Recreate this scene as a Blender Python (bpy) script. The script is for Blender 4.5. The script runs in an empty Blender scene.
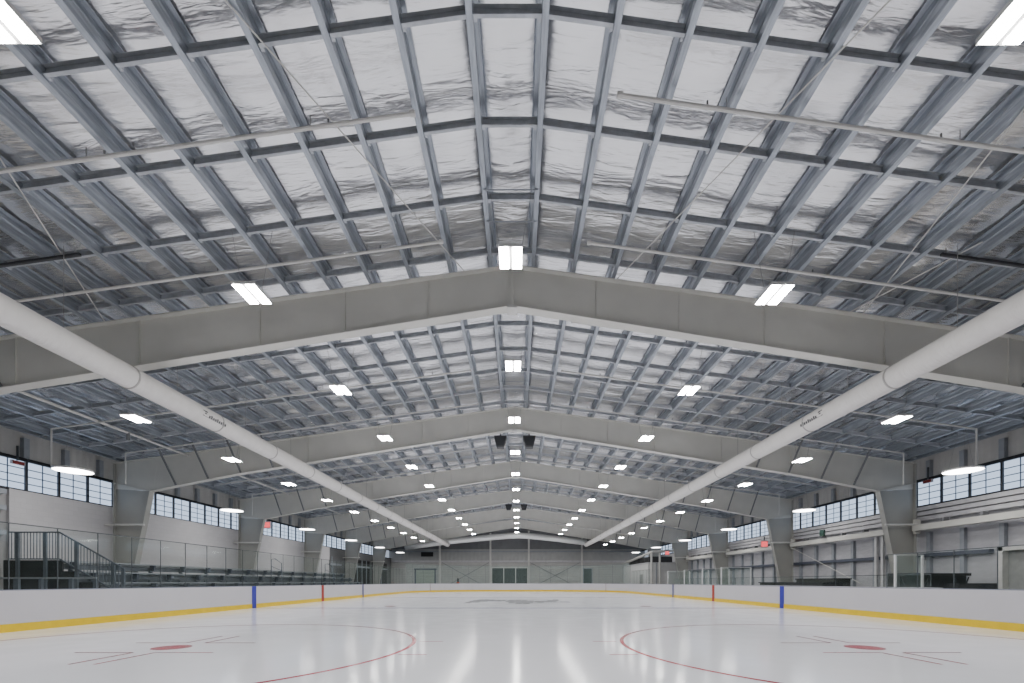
import bpy, math, random
from mathutils import Vector
random.seed(7)
C = bpy.context.scene.collection
XC = -0.15            # building centre line relative to the rink centre line
R0, SL = 9.40, 0.14   # purlin seat height at the ridge, roof slope
BAY = 9.144
F1 = 11.43            # first steel frame in view
YEND = 66.27          # far end wall
YBACK = -6.9
HW = 18.9             # half width to the wall panels

# ------------------------------------------------------------------ materials
def srgb(r, g, b):
    f = lambda c: ((c/255)/12.92) if c/255 <= 0.04045 else (((c/255)+0.055)/1.055)**2.4
    return (f(r), f(g), f(b), 1)

def mat(name, col, rough=0.5, metal=0.0, noise=0.06, nscale=4.0, bump=0.0, bscale=20.0, spec=0.5, stretch=(1, 1, 1)):
    m = bpy.data.materials.new(name); m.use_nodes = True
    nt = m.node_tree; b = nt.nodes['Principled BSDF']
    b.inputs['Roughness'].default_value = rough
    b.inputs['Metallic'].default_value = metal
    b.inputs['Specular IOR Level'].default_value = spec
    tc = nt.nodes.new('ShaderNodeTexCoord')
    mp = nt.nodes.new('ShaderNodeMapping'); mp.inputs['Scale'].default_value = stretch
    nt.links.new(tc.outputs['Object'], mp.inputs['Vector'])
    n = nt.nodes.new('ShaderNodeTexNoise'); n.inputs['Scale'].default_value = nscale
    n.inputs['Detail'].default_value = 4
    nt.links.new(mp.outputs[0], n.inputs['Vector'])
    r = nt.nodes.new('ShaderNodeValToRGB')
    r.color_ramp.elements[0].position = 0.3; r.color_ramp.elements[1].position = 0.7
    lo = tuple(max(0, c*(1-noise*2)) for c in col[:3]) + (1,)
    hi = tuple(min(1, c*(1+noise)) for c in col[:3]) + (1,)
    r.color_ramp.elements[0].color = lo; r.color_ramp.elements[1].color = hi
    nt.links.new(n.outputs['Fac'], r.inputs['Fac'])
    nt.links.new(r.outputs['Color'], b.inputs['Base Color'])
    if bump:
        n2 = nt.nodes.new('ShaderNodeTexNoise'); n2.inputs['Scale'].default_value = bscale
        n2.inputs['Detail'].default_value = 3
        nt.links.new(mp.outputs[0], n2.inputs['Vector'])
        bp = nt.nodes.new('ShaderNodeBump'); bp.inputs['Strength'].default_value = bump
        bp.inputs['Distance'].default_value = 0.05
        nt.links.new(n2.outputs['Fac'], bp.inputs['Height'])
        nt.links.new(bp.outputs['Normal'], b.inputs['Normal'])
    return m

def emis(name, col, strength):
    m = bpy.data.materials.new(name); m.use_nodes = True
    nt = m.node_tree; nt.nodes.clear()
    e = nt.nodes.new('ShaderNodeEmission'); e.inputs['Color'].default_value = col
    e.inputs['Strength'].default_value = strength
    o = nt.nodes.new('ShaderNodeOutputMaterial'); nt.links.new(e.outputs[0], o.inputs[0])
    return m

def ribbed(name, col, axis, pitch, depth, rough=0.5, noise=0.04):
    """sheet metal with ribs repeating along one object axis"""
    m = mat(name, col, rough, 0, noise, 1.5)
    nt = m.node_tree; b = nt.nodes['Principled BSDF']
    tc = nt.nodes.new('ShaderNodeTexCoord')
    w = nt.nodes.new('ShaderNodeTexWave'); w.bands_direction = axis
    w.inputs['Scale'].default_value = 0.314/pitch
    nt.links.new(tc.outputs['Object'], w.inputs['Vector'])
    bp = nt.nodes.new('ShaderNodeBump'); bp.inputs['Strength'].default_value = 0.6
    bp.inputs['Distance'].default_value = depth
    nt.links.new(w.outputs['Fac'], bp.inputs['Height'])
    nt.links.new(bp.outputs['Normal'], b.inputs['Normal'])
    return m

def brickmat(name, col, mortar, bw, bh, uscale):
    m = mat(name, col, 0.8, 0, 0.03, 3)
    nt = m.node_tree; b = nt.nodes['Principled BSDF']
    tc = nt.nodes.new('ShaderNodeTexCoord')
    sp = nt.nodes.new('ShaderNodeSeparateXYZ'); cb = nt.nodes.new('ShaderNodeCombineXYZ')
    nt.links.new(tc.outputs['Object'], sp.inputs[0])
    nt.links.new(sp.outputs[uscale], cb.inputs[0]); nt.links.new(sp.outputs[2], cb.inputs[1])
    k = nt.nodes.new('ShaderNodeTexBrick'); k.inputs['Scale'].default_value = 1
    k.inputs['Brick Width'].default_value = bw; k.inputs['Row Height'].default_value = bh
    k.inputs['Mortar Size'].default_value = 0.012
    k.inputs['Color1'].default_value = col; k.inputs['Color2'].default_value = tuple(c*.95 for c in col[:3])+(1,)
    k.inputs['Mortar'].default_value = mortar
    nt.links.new(cb.outputs[0], k.inputs['Vector'])
    nt.links.new(k.outputs['Color'], b.inputs['Base Color'])
    return m

def glassmat(name, tint, refl, haze):
    m = bpy.data.materials.new(name); m.use_nodes = True
    nt = m.node_tree; nt.nodes.clear()
    t = nt.nodes.new('ShaderNodeBsdfTransparent'); t.inputs['Color'].default_value = tint
    g = nt.nodes.new('ShaderNodeBsdfGlossy'); g.inputs['Roughness'].default_value = 0.04
    g.inputs['Color'].default_value = (.85, .95, .92, 1)
    lw = nt.nodes.new('ShaderNodeLayerWeight'); lw.inputs['Blend'].default_value = 0.5
    pw = nt.nodes.new('ShaderNodeMath'); pw.operation = 'POWER'; pw.inputs[1].default_value = 4.0
    ml = nt.nodes.new('ShaderNodeMath'); ml.operation = 'MULTIPLY_ADD'; ml.inputs[1].default_value = refl; ml.inputs[2].default_value = 0.02
    nt.links.new(lw.outputs['Facing'], pw.inputs[0]); nt.links.new(pw.outputs[0], ml.inputs[0])
    mx = nt.nodes.new('ShaderNodeMixShader')
    nt.links.new(ml.outputs[0], mx.inputs[0])
    nt.links.new(t.outputs[0], mx.inputs[1]); nt.links.new(g.outputs[0], mx.inputs[2])
    d = nt.nodes.new('ShaderNodeBsdfDiffuse'); d.inputs['Color'].default_value = (.45, .60, .57, 1)
    mx2 = nt.nodes.new('ShaderNodeMixShader'); mx2.inputs[0].default_value = haze
    nt.links.new(mx.outputs[0], mx2.inputs[1]); nt.links.new(d.outputs[0], mx2.inputs[2])
    o = nt.nodes.new('ShaderNodeOutputMaterial'); nt.links.new(mx2.outputs[0], o.inputs[0])
    return m

def icemat():
    m = mat('ice', srgb(243, 244, 251), 0.13, 0, 0.015, 0.35, spec=0.2)
    nt = m.node_tree; b = nt.nodes['Principled BSDF']
    tc = nt.nodes.new('ShaderNodeTexCoord')
    n = nt.nodes.new('ShaderNodeTexNoise'); n.inputs['Scale'].default_value = 1.3; n.inputs['Detail'].default_value = 5
    nt.links.new(tc.outputs['Object'], n.inputs['Vector'])
    mr = nt.nodes.new('ShaderNodeMapRange'); mr.inputs['To Min'].default_value = 0.08; mr.inputs['To Max'].default_value = 0.19
    nt.links.new(n.outputs['Fac'], mr.inputs['Value'])
    nt.links.new(mr.outputs[0], b.inputs['Roughness'])
    return m

def foilmat():
    m = mat('foil_insulation', (0.80, 0.80, 0.81, 1), 0.25, 0.97, 0.05, 1.2)
    nt = m.node_tree; b = nt.nodes['Principled BSDF']
    tc = nt.nodes.new('ShaderNodeTexCoord')
    prev = None
    for sc, st, dist in (((0.9, 4.5, 1), 1.0, 0.05), ((2.2, 12, 1), 0.8, 0.02)):
        mp = nt.nodes.new('ShaderNodeMapping'); mp.inputs['Scale'].default_value = sc
        nt.links.new(tc.outputs['Object'], mp.inputs['Vector'])
        n = nt.nodes.new('ShaderNodeTexNoise'); n.inputs['Scale'].default_value = 1.0
        n.inputs['Detail'].default_value = 3; n.inputs['Distortion'].default_value = 0.6
        nt.links.new(mp.outputs[0], n.inputs['Vector'])
        bp = nt.nodes.new('ShaderNodeBump'); bp.inputs['Strength'].default_value = st*0.62
        bp.inputs['Distance'].default_value = dist
        nt.links.new(n.outputs['Fac'], bp.inputs['Height'])
        if prev: nt.links.new(prev.outputs['Normal'], bp.inputs['Normal'])
        prev = bp
    nt.links.new(prev.outputs['Normal'], b.inputs['Normal'])
    return m

M = {
 'ice': icemat(), 'foil': foilmat(),
 'concrete': mat('concrete', srgb(84, 84, 85), 0.8, noise=0.1),
 'board': mat('board_white', srgb(198, 196, 201), 0.35, noise=0.015, nscale=0.8),
 'yellow': mat('kick_yellow', srgb(226, 192, 0), 0.35, noise=0.03),
 'cap': mat('cap_rail_grey', srgb(120, 124, 140), 0.4),
 'blue': mat('line_blue', srgb(40, 42, 160), 0.4, noise=0.02),
 'navy': mat('line_slate', srgb(92, 92, 130), 0.4, noise=0.02),
 'red': mat('line_red', srgb(165, 50, 38), 0.4, noise=0.02),
 'dark_tick': mat('goal_tick', srgb(130, 105, 110), 0.4),
 'icered': mat('ice_red', srgb(178, 62, 76), 0.2, spec=0.15, noise=0.05, nscale=9),
 'iceblue': mat('ice_blue', srgb(84, 88, 168), 0.2, spec=0.15, noise=0.03),
 'icelogo': mat('ice_logo', srgb(158, 159, 164), 0.2, spec=0.15, noise=0.1, nscale=2),
 'steel': mat('painted_steel', srgb(206, 205, 198), 0.45, noise=0.03, nscale=1.2),
 'steel_column_dimmed': mat('painted_steel_column_dimmed', srgb(160, 160, 155), 0.5, noise=0.03, nscale=1.2),  # same steel as the rafters, colour darkened to stand for dimmer light
 'wallhigh': ribbed('wall_panel_upper', srgb(184, 183, 180), 'Y', 0.3, 0.03),
 'darkred': mat('sign_dark_red', srgb(140, 52, 50), 0.5),
 'galv_far_lit': mat('galvanized_channel_far_lit', srgb(196, 199, 204), 0.5, 0.0, 0.05, 5),  # lighter copy of the channel metal, brightness of the lit far rows put in colour
 'brace': mat('brace_steel', srgb(118, 120, 122), 0.5, noise=0.05),
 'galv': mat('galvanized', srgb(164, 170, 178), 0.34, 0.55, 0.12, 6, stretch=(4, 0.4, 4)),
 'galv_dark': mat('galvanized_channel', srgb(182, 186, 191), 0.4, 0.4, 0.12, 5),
 'duct': mat('duct_fabric', srgb(212, 209, 206), 0.6, 0, 0.02, 2, bump=0.35, bscale=5, stretch=(1, 3, 1)),
 'ring': mat('duct_ring', srgb(165, 163, 160), 0.6),
 'mark': mat('printed_dark', srgb(62, 62, 66), 0.6),
 'spiral': mat('spiral_duct', srgb(225, 226, 225), 0.3, 0.25, 0.05, 3, bump=0.2, bscale=6, stretch=(8, 1, 1)),
 'pipe': mat('pipe_white', srgb(205, 204, 200), 0.45, noise=0.03),
 'wire': mat('wire_grey', srgb(150, 150, 150), 0.5),
 'black': mat('black_panel', srgb(22, 22, 24), 0.55, noise=0.2),
 'blackframe': mat('frame_black', srgb(30, 32, 38), 0.5),
 'speaker': mat('speaker_grey', srgb(62, 63, 66), 0.6),
 'housing': mat('light_housing', srgb(200, 200, 200), 0.4),
 'wallgrey': ribbed('wall_panel_grey', srgb(158, 158, 158), 'Y', 0.3, 0.03),
 'wallblock': brickmat('wall_block_white', srgb(200, 198, 200), srgb(193, 191, 193), 0.4, 0.2, 1),
 'walldark': ribbed('wall_panel_dark', srgb(105, 106, 108), 'Y', 0.3, 0.03),
 'endwall': ribbed('end_wall_panel', srgb(165, 165, 164), 'X', 0.6, 0.03),
 'endlow': ribbed('end_wall_liner', srgb(178, 177, 175), 'Z', 0.35, 0.02),
 'endhigh': ribbed('end_wall_upper', srgb(112, 113, 116), 'X', 0.9, 0.05),
 'insul': mat('white_insulation', srgb(180, 180, 184), 0.55, noise=0.05, nscale=2, bump=0.4, bscale=3, stretch=(1, 1, 3)),
 'stud': mat('wall_stud_grey', srgb(150, 155, 162), 0.5),
 'girtdark': mat('girt_slate', srgb(78, 84, 98), 0.5),
 'girtwhite': mat('girt_white', srgb(190, 189, 192), 0.45),
 'alum': mat('bleacher_aluminium', srgb(160, 165, 170), 0.38, 0.5, 0.06, 5, stretch=(1, .2, 1)),
 'alumdark': mat('bleacher_riser', srgb(104, 110, 118), 0.45, 0.35, 0.06),
 'rail': mat('railing_grey', srgb(98, 106, 116), 0.45, 0.3),
 'post': mat('post_aluminium', srgb(88, 93, 97), 0.4, 0.4),
 'postwhite': mat('post_white', srgb(205, 206, 206), 0.45),
 'glass': glassmat('rink_glass', (.982, .992, .989, 1), 0.22, 0.008),
 'glassgreen': glassmat('bench_glass', (.972, .987, .981, 1), 0.25, 0.045),
 'doorglass': mat('door_glass_dark', srgb(62, 70, 68), 0.1, spec=0.6),
 'doorgrey': mat('door_grey', srgb(150, 151, 149), 0.5),
 'doorframe': mat('door_frame_white', srgb(208, 207, 203), 0.5),
 'overhead': ribbed('overhead_door_green', srgb(160, 168, 158), 'Z', 0.5, 0.02),
 'roomwhite': mat('room_white', srgb(204, 204, 203), 0.7, noise=0.03),
 'exit': emis('exit_red', srgb(232, 88, 94), 0.8),
 'exitcase': mat('exit_case', srgb(200, 190, 190), 0.5),
 'redpaint': mat('red_paint', srgb(170, 60, 40), 0.5),
 'led': emis('led_white', (1.0, 0.985, 0.96, 1), 60.0),
 'disc': emis('disc_white', (1.0, 0.985, 0.97, 1), 9.0),
 'pane': emis('window_daylight', srgb(184, 202, 228), 0.78),
 'muntin': mat('muntin_grey', srgb(92, 106, 124), 0.5),
}

# ------------------------------------------------------------------ mesh builder
class MB:
    def __init__(s): s.v = []; s.f = []
    def face(s, pts):
        n = len(s.v); s.v += [tuple(p) for p in pts]; s.f.append(tuple(range(n, n+len(pts)))); return s
    def hexa(s, p):   # 8 points: bottom ring 0-3, top ring 4-7
        n = len(s.v); s.v += [tuple(q) for q in p]
        for q in ((3, 2, 1, 0), (4, 5, 6, 7), (0, 1, 5, 4), (1, 2, 6, 5), (2, 3, 7, 6), (3, 0, 4, 7)):
            s.f.append(tuple(n+i for i in q))
        return s
    def box(s, x0, x1, y0, y1, z0, z1):
        return s.hexa([(x0, y0, z0), (x1, y0, z0), (x1, y1, z0), (x0, y1, z0), (x0, y0, z1), (x1, y0, z1), (x1, y1, z1), (x0, y1, z1)])
    def prism(s, poly, axis, a, b):
        """extrude a 2-D polygon along an axis: axis 'y' takes (x,z) points, 'x' takes (y,z), 'z' takes (x,y)"""
        def p3(q, t): return {'y': (q[0], t, q[1]), 'x': (t, q[0], q[1]), 'z': (q[0], q[1], t)}[axis]
        n = len(s.v); k = len(poly)
        s.v += [p3(q, a) for q in poly] + [p3(q, b) for q in poly]
        s.f.append(tuple(range(n, n+k))[::-1]); s.f.append(tuple(range(n+k, n+2*k)))
        for i in range(k):
            j = (i+1) % k; s.f.append((n+i, n+j, n+k+j, n+k+i))
        return s
    def beam(s, p, q, w, h=None, up=(0, 0, 1)):
        """rectangular bar from p to q"""
        h = h or w; p = Vector(p); q = Vector(q); d = (q-p).normalized(); u = Vector(up)
        if abs(d.dot(u)) > 0.98: u = Vector((0, 1, 0))
        sx = d.cross(u).normalized()*w/2; sz = sx.cross(d).normalized()*h/2
        return s.hexa([p-sx-sz, p+sx-sz, q+sx-sz, q-sx-sz, p-sx+sz, p+sx+sz, q+sx+sz, q-sx+sz])
    def tube(s, pts, r, n=10, caps=True):
        pts = [Vector(p) for p in pts]; base = len(s.v); m = len(pts)
        for i, p in enumerate(pts):
            a = pts[max(i-1, 0)]; b = pts[min(i+1, m-1)]; d = (b-a).normalized()
            u = Vector((0, 0, 1)) if abs(d.z) < 0.9 else Vector((0, 1, 0))
            e1 = d.cross(u).normalized(); e2 = e1.cross(d).normalized()
            rr = r[i] if isinstance(r, (list, tuple)) else r
            for k in range(n):
                t = 2*math.pi*k/n; s.v.append(tuple(p+e1*math.cos(t)*rr+e2*math.sin(t)*rr))
        for i in range(m-1):
            for k in range(n):
                k2 = (k+1) % n; s.f.append((base+i*n+k, base+i*n+k2, base+(i+1)*n+k2, base+(i+1)*n+k))
        if caps:
            s.f.append(tuple(base+k for k in range(n))[::-1]); s.f.append(tuple(base+(m-1)*n+k for k in range(n)))
        return s
    def lathe(s, prof, cx, cy, n=32):
        base = len(s.v); m = len(prof)
        for (r, z) in prof:
            for k in range(n):
                t = 2*math.pi*k/n; s.v.append((cx+r*math.cos(t), cy+r*math.sin(t), z))
        for i in range(m-1):
            for k in range(n):
                k2 = (k+1) % n; s.f.append((base+i*n+k, base+i*n+k2, base+(i+1)*n+k2, base+(i+1)*n+k))
        s.f.append(tuple(base+k for k in range(n))[::-1]); s.f.append(tuple(base+(m-1)*n+k for k in range(n)))
        return s
    def build(s, name, m, parent=None, origin=None, smooth=False):
        if parent is not None:
            o3 = Vector(parent.get('_o', (0, 0, 0)))
        elif origin is not None: o3 = Vector(origin)
        else:
            xs = [p[0] for p in s.v]; ys = [p[1] for p in s.v]; zs = [p[2] for p in s.v]
            o3 = Vector(((min(xs)+max(xs))/2, (min(ys)+max(ys))/2, min(zs)))
        me = bpy.data.meshes.new(name)
        me.from_pydata([(p[0]-o3.x, p[1]-o3.y, p[2]-o3.z) for p in s.v], [], s.f)
        me.materials.append(M[m] if isinstance(m, str) else m)
        if smooth:
            for p in me.polygons: p.use_smooth = True
        me.update()
        o = bpy.data.objects.new(name, me); C.objects.link(o)
        if parent is not None: o.parent = parent
        else: o.location = o3
        o['_o'] = tuple(o3)
        return o

def tag(o, label, cat, group=None, kind=None):
    o['label'] = label; o['category'] = cat
    if group: o['group'] = group
    if kind: o['kind'] = kind
    return o
def thing(name, loc, label, cat, group=None):
    o = bpy.data.objects.new(name, None); o.empty_display_size = 0.2
    C.objects.link(o); o.location = loc; o['_o'] = tuple(loc)
    return tag(o, label, cat, group)
def struct(o, label=None, cat=None):
    o['kind'] = 'structure'
    if label: o['label'] = label
    if cat: o['category'] = cat
    return o
def dup(root, loc, label, group=None, name=None):
    r = root.copy(); C.objects.link(r); r.location = loc; r['label'] = label; r['_o'] = tuple(loc)
    if group: r['group'] = group
    for ch in list(root.children):
        c = ch.copy(); C.objects.link(c); c.parent = r
        for g in list(ch.children):
            d = g.copy(); C.objects.link(d); d.parent = c
    return r
ORD = ('first second third fourth fifth sixth seventh eighth ninth tenth eleventh twelfth thirteenth fourteenth fifteenth sixteenth '
       'seventeenth eighteenth nineteenth twentieth').split()
TENS = {20: 'twenty', 30: 'thirty', 40: 'forty', 50: 'fifty'}
def nth(n):
    if n <= 20: return ORD[n-1]
    t = n//10*10
    if n % 10 == 0: return TENS[t][:-1]+'ieth'
    return TENS[t]+'-'+ORD[n % 10-1]
SIDE = {-1: 'bleacher side', 1: 'bench side'}

def seat(x): return R0 - SL*abs(x-XC)      # purlin underside height at world x

# ------------------------------------------------------------------ ice, floor
RCY, RHL, RHW, RR = 29.30, 30.48, 12.95, 8.53
def rink_loop(off=0.0, n=14):
    pts = []
    hl, hw, r = RHL+off, RHW+off, RR+off
    for cx, cy, a0 in ((hw-r, hl-r, 0), (-(hw-r), hl-r, 90), (-(hw-r), -(hl-r), 180), (hw-r, -(hl-r), 270)):
        for k in range(n+1):
            a = math.radians(a0+90*k/n); pts.append((cx+r*math.cos(a), RCY+cy+r*math.sin(a)))
    return pts
fl = struct(MB().box(XC-19.6, XC+19.6, YBACK-.3, YEND+.4, -0.14, -0.03).build('floor', 'concrete'), 'grey concrete floor around the rink', 'floor')
ice = struct(MB().prism(rink_loop(0.02), 'z', -0.028, 0.0).build('floor_ice', 'ice', origin=(0, 0, 0)), 'glossy white sheet of ice with painted lines', 'ice')

def ring(cx, cy, r, w, n=96, a0=0, a1=360, z=0.002):
    b = MB(); k0 = []
    for i in range(n):
        t0 = math.radians(a0+(a1-a0)*i/n); t1 = math.radians(a0+(a1-a0)*(i+1)/n)
        b.face([(cx+(r-w/2)*math.cos(t0), cy+(r-w/2)*math.sin(t0), z), (cx+(r+w/2)*math.cos(t0), cy+(r+w/2)*math.sin(t0), z),
                (cx+(r+w/2)*math.cos(t1), cy+(r+w/2)*math.sin(t1), z), (cx+(r-w/2)*math.cos(t1), cy+(r-w/2)*math.sin(t1), z)])
    return b
def disc(cx, cy, rx, ry=None, n=40, z=0.002):
    ry = ry or rx
    return MB().face([(cx+rx*math.cos(2*math.pi*k/n), cy+ry*math.sin(2*math.pi*k/n), z) for k in range(n)])
def flat(b, x0, x1, y0, y1, z=0.003):
    return b.face([(x0, y0, z), (x1, y0, z), (x1, y1, z), (x0, y1, z)])
for (fy, near) in ((8.64, True), (2*RCY-8.64, False)):
    for sx in (-1, 1):
        cx = sx*6.77
        ring(cx, fy, 4.62, 0.085).build('faceoff_circle', 'icered', ice)
        disc(cx, fy, 0.33).build('faceoff_spot', 'icered', ice)
        for ax in (-1, 1):
            for ay in (-1, 1):
                b = MB()
                x0 = cx+ax*0.2; y0 = fy+ay*0.64
                flat(b, min(x0, x0+ax*1.05), max(x0, x0+ax*1.05), y0-.025, y0+.025)
                flat(b, x0-.025, x0+.025, min(y0, y0+ay*1.15), max(y0, y0+ay*1.15), 0.0035)
                b.build('faceoff_corner_mark', 'icered', ice)
                b = MB(); xx = cx+ax*4.66
                flat(b, min(xx, xx+ax*.5), max(xx, xx+ax*.5), fy+ay*.86-.025, fy+ay*.86+.025)
                b.build('hash_mark', 'icered', ice)
for s in (-1, 1):
    flat(MB(), -RHW, RHW, RCY+s*7.62-.15, RCY+s*7.62+.15, 0.0022).build('blue_line', 'iceblue', ice)
    flat(MB(), -11.15, 11.15, RCY+s*27.13-.025, RCY+s*27.13+.025, 0.0022).build('goal_line', 'icered', ice)
    for sx in (-1, 1):
        disc(sx*6.7, RCY+s*6.1, 0.3).build('neutral_zone_spot', 'icered', ice)
# grey emblem at centre ice: worn sweeping strokes
b = MB()
for k in range(26):
    t = k/25.0; x = -3.0+5.6*t
    if k in (10, 18): continue
    yc = RCY+1.2*math.sin(t*7)+(0.5 if k % 2 else -0.4)
    h = 4.6*(0.65+0.35*math.cos(t*11)); w = 0.2
    zk = .003+.0004*k; b.face([(x-.12-w, yc-h/2, zk), (x+w-.12, yc-h/2, zk), (x+.12+w, yc+h/2, zk), (x+.12-w, yc+h/2, zk)])
for a in range(3):
    ring_b = ring(0, RCY, 3.1-.0*a, 0.16, 16, 20+120*a, 95+120*a, 0.015)
    n = len(b.v); b.v += ring_b.v; b.f += [tuple(n+i for i in f) for f in ring_b.f]
flat(b, 2.7, 3.3, RCY-1.6, RCY-.4, 0.0026)
b.build('centre_emblem', 'icelogo', ice)

# ------------------------------------------------------------------ dasher boards
boards = thing('rink_boards', (0, RCY, 0), 'white rink boards with yellow kick strip running all around the ice', 'boards')
def wallstrip(off0, off1, z0, z1):
    b = MB(); a = rink_loop(off0); c = rink_loop(off1); n = len(a)
    for i in range(n):
        j = (i+1) % n
        b.hexa([(a[i][0], a[i][1], z0), (a[j][0], a[j][1], z0), (c[j][0], c[j][1], z0), (c[i][0], c[i][1], z0),
                (a[i][0], a[i][1], z1), (a[j][0], a[j][1], z1), (c[j][0], c[j][1], z1), (c[i][0], c[i][1], z1)])
    return b
wallstrip(0.0, 0.12, 0.0, 1.06).build('board_panel', 'board', boards)
wallstrip(-0.012, 0.0, 0.0, 0.21).build('kick_plate', 'yellow', boards)
wallstrip(0.0, 0.14, 1.06, 1.085).build('cap_rail', 'cap', boards)
for sx in (-1, 1):
    for dy, m in ((-7.62, 'blue'), (0, 'red'), (7.62, 'navy')):
        x0, x1 = sorted((sx*(RHW-.02), sx*(RHW+.005)))
        MB().box(x0, x1, RCY+dy-.16, RCY+dy+.16, 0.0, 1.07).build('line_stripe', m, boards)
    x0 = sx*11.22
    MB().box(x0-.04, x0+.04, RCY+27.07, RCY+27.21, 0, 1.065).build('goal_line_stripe', 'dark_tick', boards)

# ------------------------------------------------------------------ rink glass
def glass_panel(p, q, z0, z1, m, label, group, pm='post', lastpost=False, r=0.009):
    p = Vector((p[0], p[1], 0)); q = Vector((q[0], q[1], 0)); d = (q-p).normalized()
    nrm = Vector((-d.y, d.x, 0))*0.006; g = d*0.012
    a = p+g; c = q-g
    b = MB().hexa([a-nrm+Vector((0, 0, z0)), c-nrm+Vector((0, 0, z0)), c+nrm+Vector((0, 0, z0)), a+nrm+Vector((0, 0, z0)),
                   a-nrm+Vector((0, 0, z1)), c-nrm+Vector((0, 0, z1)), c+nrm+Vector((0, 0, z1)), a+nrm+Vector((0, 0, z1))])
    o = b.build('glass_panel', m)
    tag(o, label, 'glass panel', group)
    MB().beam((p.x, p.y, z0), (p.x, p.y, z1+.02), r*2, r*2).build('post', pm, o)
    if lastpost: MB().beam((q.x, q.y, z0), (q.x, q.y, z1+.02), r*2, r*2).build('post', pm, o)
    MB().beam((p.x, p.y, z1+.012), (q.x, q.y, z1+.012), 0.024, 0.024).build('top_channel', pm, o)
    return o
xg = RHW+.07
y = 8.9; k = 0
while y < 50.5:
    k += 1
    glass_panel((-xg, y), (-xg, y+1.2), 1.085, 2.78, 'glass', 'clear pane of the long bleacher side glass, %s along from the camera' % nth(k), 'bleacher side rink glass')
    y += 1.2
k = 0; y = 8.4
while y < 15.0:
    k += 1
    glass_panel((xg, y), (xg, y+1.2), 1.085, 2.22, 'glass', 'clear pane beside the players bench, %s along the bench side from the camera' % nth(k), 'bench side rink glass', lastpost=(y+1.2 >= 15.0))
    y += 1.2
k = 0; y = 43.6
while y < 50.5:
    k += 1
    glass_panel((xg, y), (xg, y+1.2), 1.085, 2.5, 'glass', 'clear pane past the penalty boxes, %s of that short bench side run' % nth(k), 'far bench side rink glass')
    y += 1.2
lp = [p for p in rink_loop(0.07, 6) if p[1] > 50]
lp = sorted(lp, key=lambda p: math.atan2(p[1]-RCY, p[0]))
pts = []
for i in range(len(lp)-1):
    a, c = Vector(lp[i]), Vector(lp[i+1]); n = max(1, round((c-a).length/1.5))
    for j in range(n): pts.append(a+(c-a)*j/n)
pts.append(Vector(lp[-1]))
for i in range(len(pts)-1):
    glass_panel(pts[i], pts[i+1], 1.085, 3.45, 'glassgreen', 'tall pane of the far end glass, %s counting from the bench side' % nth(i+1), 'tall far end glass', r=0.01)
# players bench and penalty box dividers
for (yy, x1, lab) in ((15.25, 13.95, 'green tinted pane closing the near end of the players bench'),
                      (28.3, 14.9, 'green tinted pane at the far end of the players bench'),
                      (31.2, 14.9, 'green tinted pane between the scorer table and the bench'),
                      (34.6, 14.9, 'green tinted pane dividing the two penalty boxes'),
                      (38.4, 14.9, 'green tinted pane closing the far penalty box')):
    glass_panel((xg, yy), (x1, yy), 1.085, 2.2, 'glassgreen', lab, 'bench divider glass', pm='postwhite', lastpost=True, r=0.03)
y = 16.0; k = 0
while y < 42:
    k += 1
    glass_panel((14.95, y), (14.95, y+2.4), 1.085, 1.55, 'glass', 'low pane on the back wall of the player boxes, %s from the camera' % nth(k), 'low glass behind the boxes')
    y += 2.4
# back wall of benches
tag(MB().box(14.9, 15.0, 15.6, 42.0, -0.03, 1.08).build('bench_back_wall', 'board'), 'white low wall behind the players bench and penalty boxes', 'low wall')

# ------------------------------------------------------------------ roof: foil ceiling
def foil(sx):
    b = MB()
    xs = [0.5 + 1.02*i/5 for i in range(0, 5*18+1)] + [19.0, 19.3]
    ny = 270; ys = [YBACK-.3+(YEND+.6-YBACK)*j/ny for j in range(ny+1)]
    def zz(x, yy):
        t = ((x-0.5) % 1.02)/1.02
        ph = ((yy-F1-1.0) % 1.524)/1.524
        sag = -0.035*math.sin(math.pi*t)*(0.6+0.4*math.sin(yy*2.1+x*1.3))
        crease = 0.045*math.exp(-((ph-0.82)/0.10)**2) - 0.02*math.exp(-((ph-0.60)/0.10)**2)
        n = 0.008*math.sin(yy*7.3+3*math.sin(x*1.7))+0.006*math.sin(yy*11.7+x*2.3+2*math.sin(yy*.9))
        return R0+0.34-SL*x+sag+crease*math.sin(math.pi*t)**.5+n
    base = 0
    for x in xs:
        for yy in ys: b.v.append((XC+sx*x, yy, zz(x, yy)))
    w = ny+1
    for i in range(len(xs)-1):
        for j in range(ny):
            q = (i*w+j, i*w+j+1, (i+1)*w+j+1, (i+1)*w+j)
            b.f.append(q if sx > 0 else q[::-1])
    return b
struct(foil(-1).build('ceiling', 'foil', origin=(0, 0, 0), smooth=True), 'wrinkled silver foil insulation on the bleacher side roof slope', 'ceiling')
struct(foil(1).build('ceiling', 'foil', origin=(0, 0, 0), smooth=True), 'wrinkled silver foil insulation on the bench side roof slope', 'ceiling')
b = MB(); ny = 420; xs = [-.5, -.42, -.3, -.15, 0, .15, .3, .42, .5]
for x in xs:
    for j in range(ny+1):
        yy = YBACK-.3+(YEND+.6-YBACK)*j/ny
        e = 1-abs(x)/.5
        z = R0+0.27+0.05*(1-e)**2+e*(.02*math.sin(yy*4.1+4*x)+.02*math.sin(yy*9.3+6*x+math.sin(yy*1.7)*3)+.012*math.sin(yy*17+12*x))
        b.v.append((XC+x, yy, z))
for i in range(len(xs)-1):
    for j in range(ny):
        b.f.append((i*(ny+1)+j, i*(ny+1)+j+1, (i+1)*(ny+1)+j+1, (i+1)*(ny+1)+j))
struct(b.build('ceiling', 'foil', origin=(0, 0, 0), smooth=True), 'crinkled foil strip along the roof ridge', 'ceiling')

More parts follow.
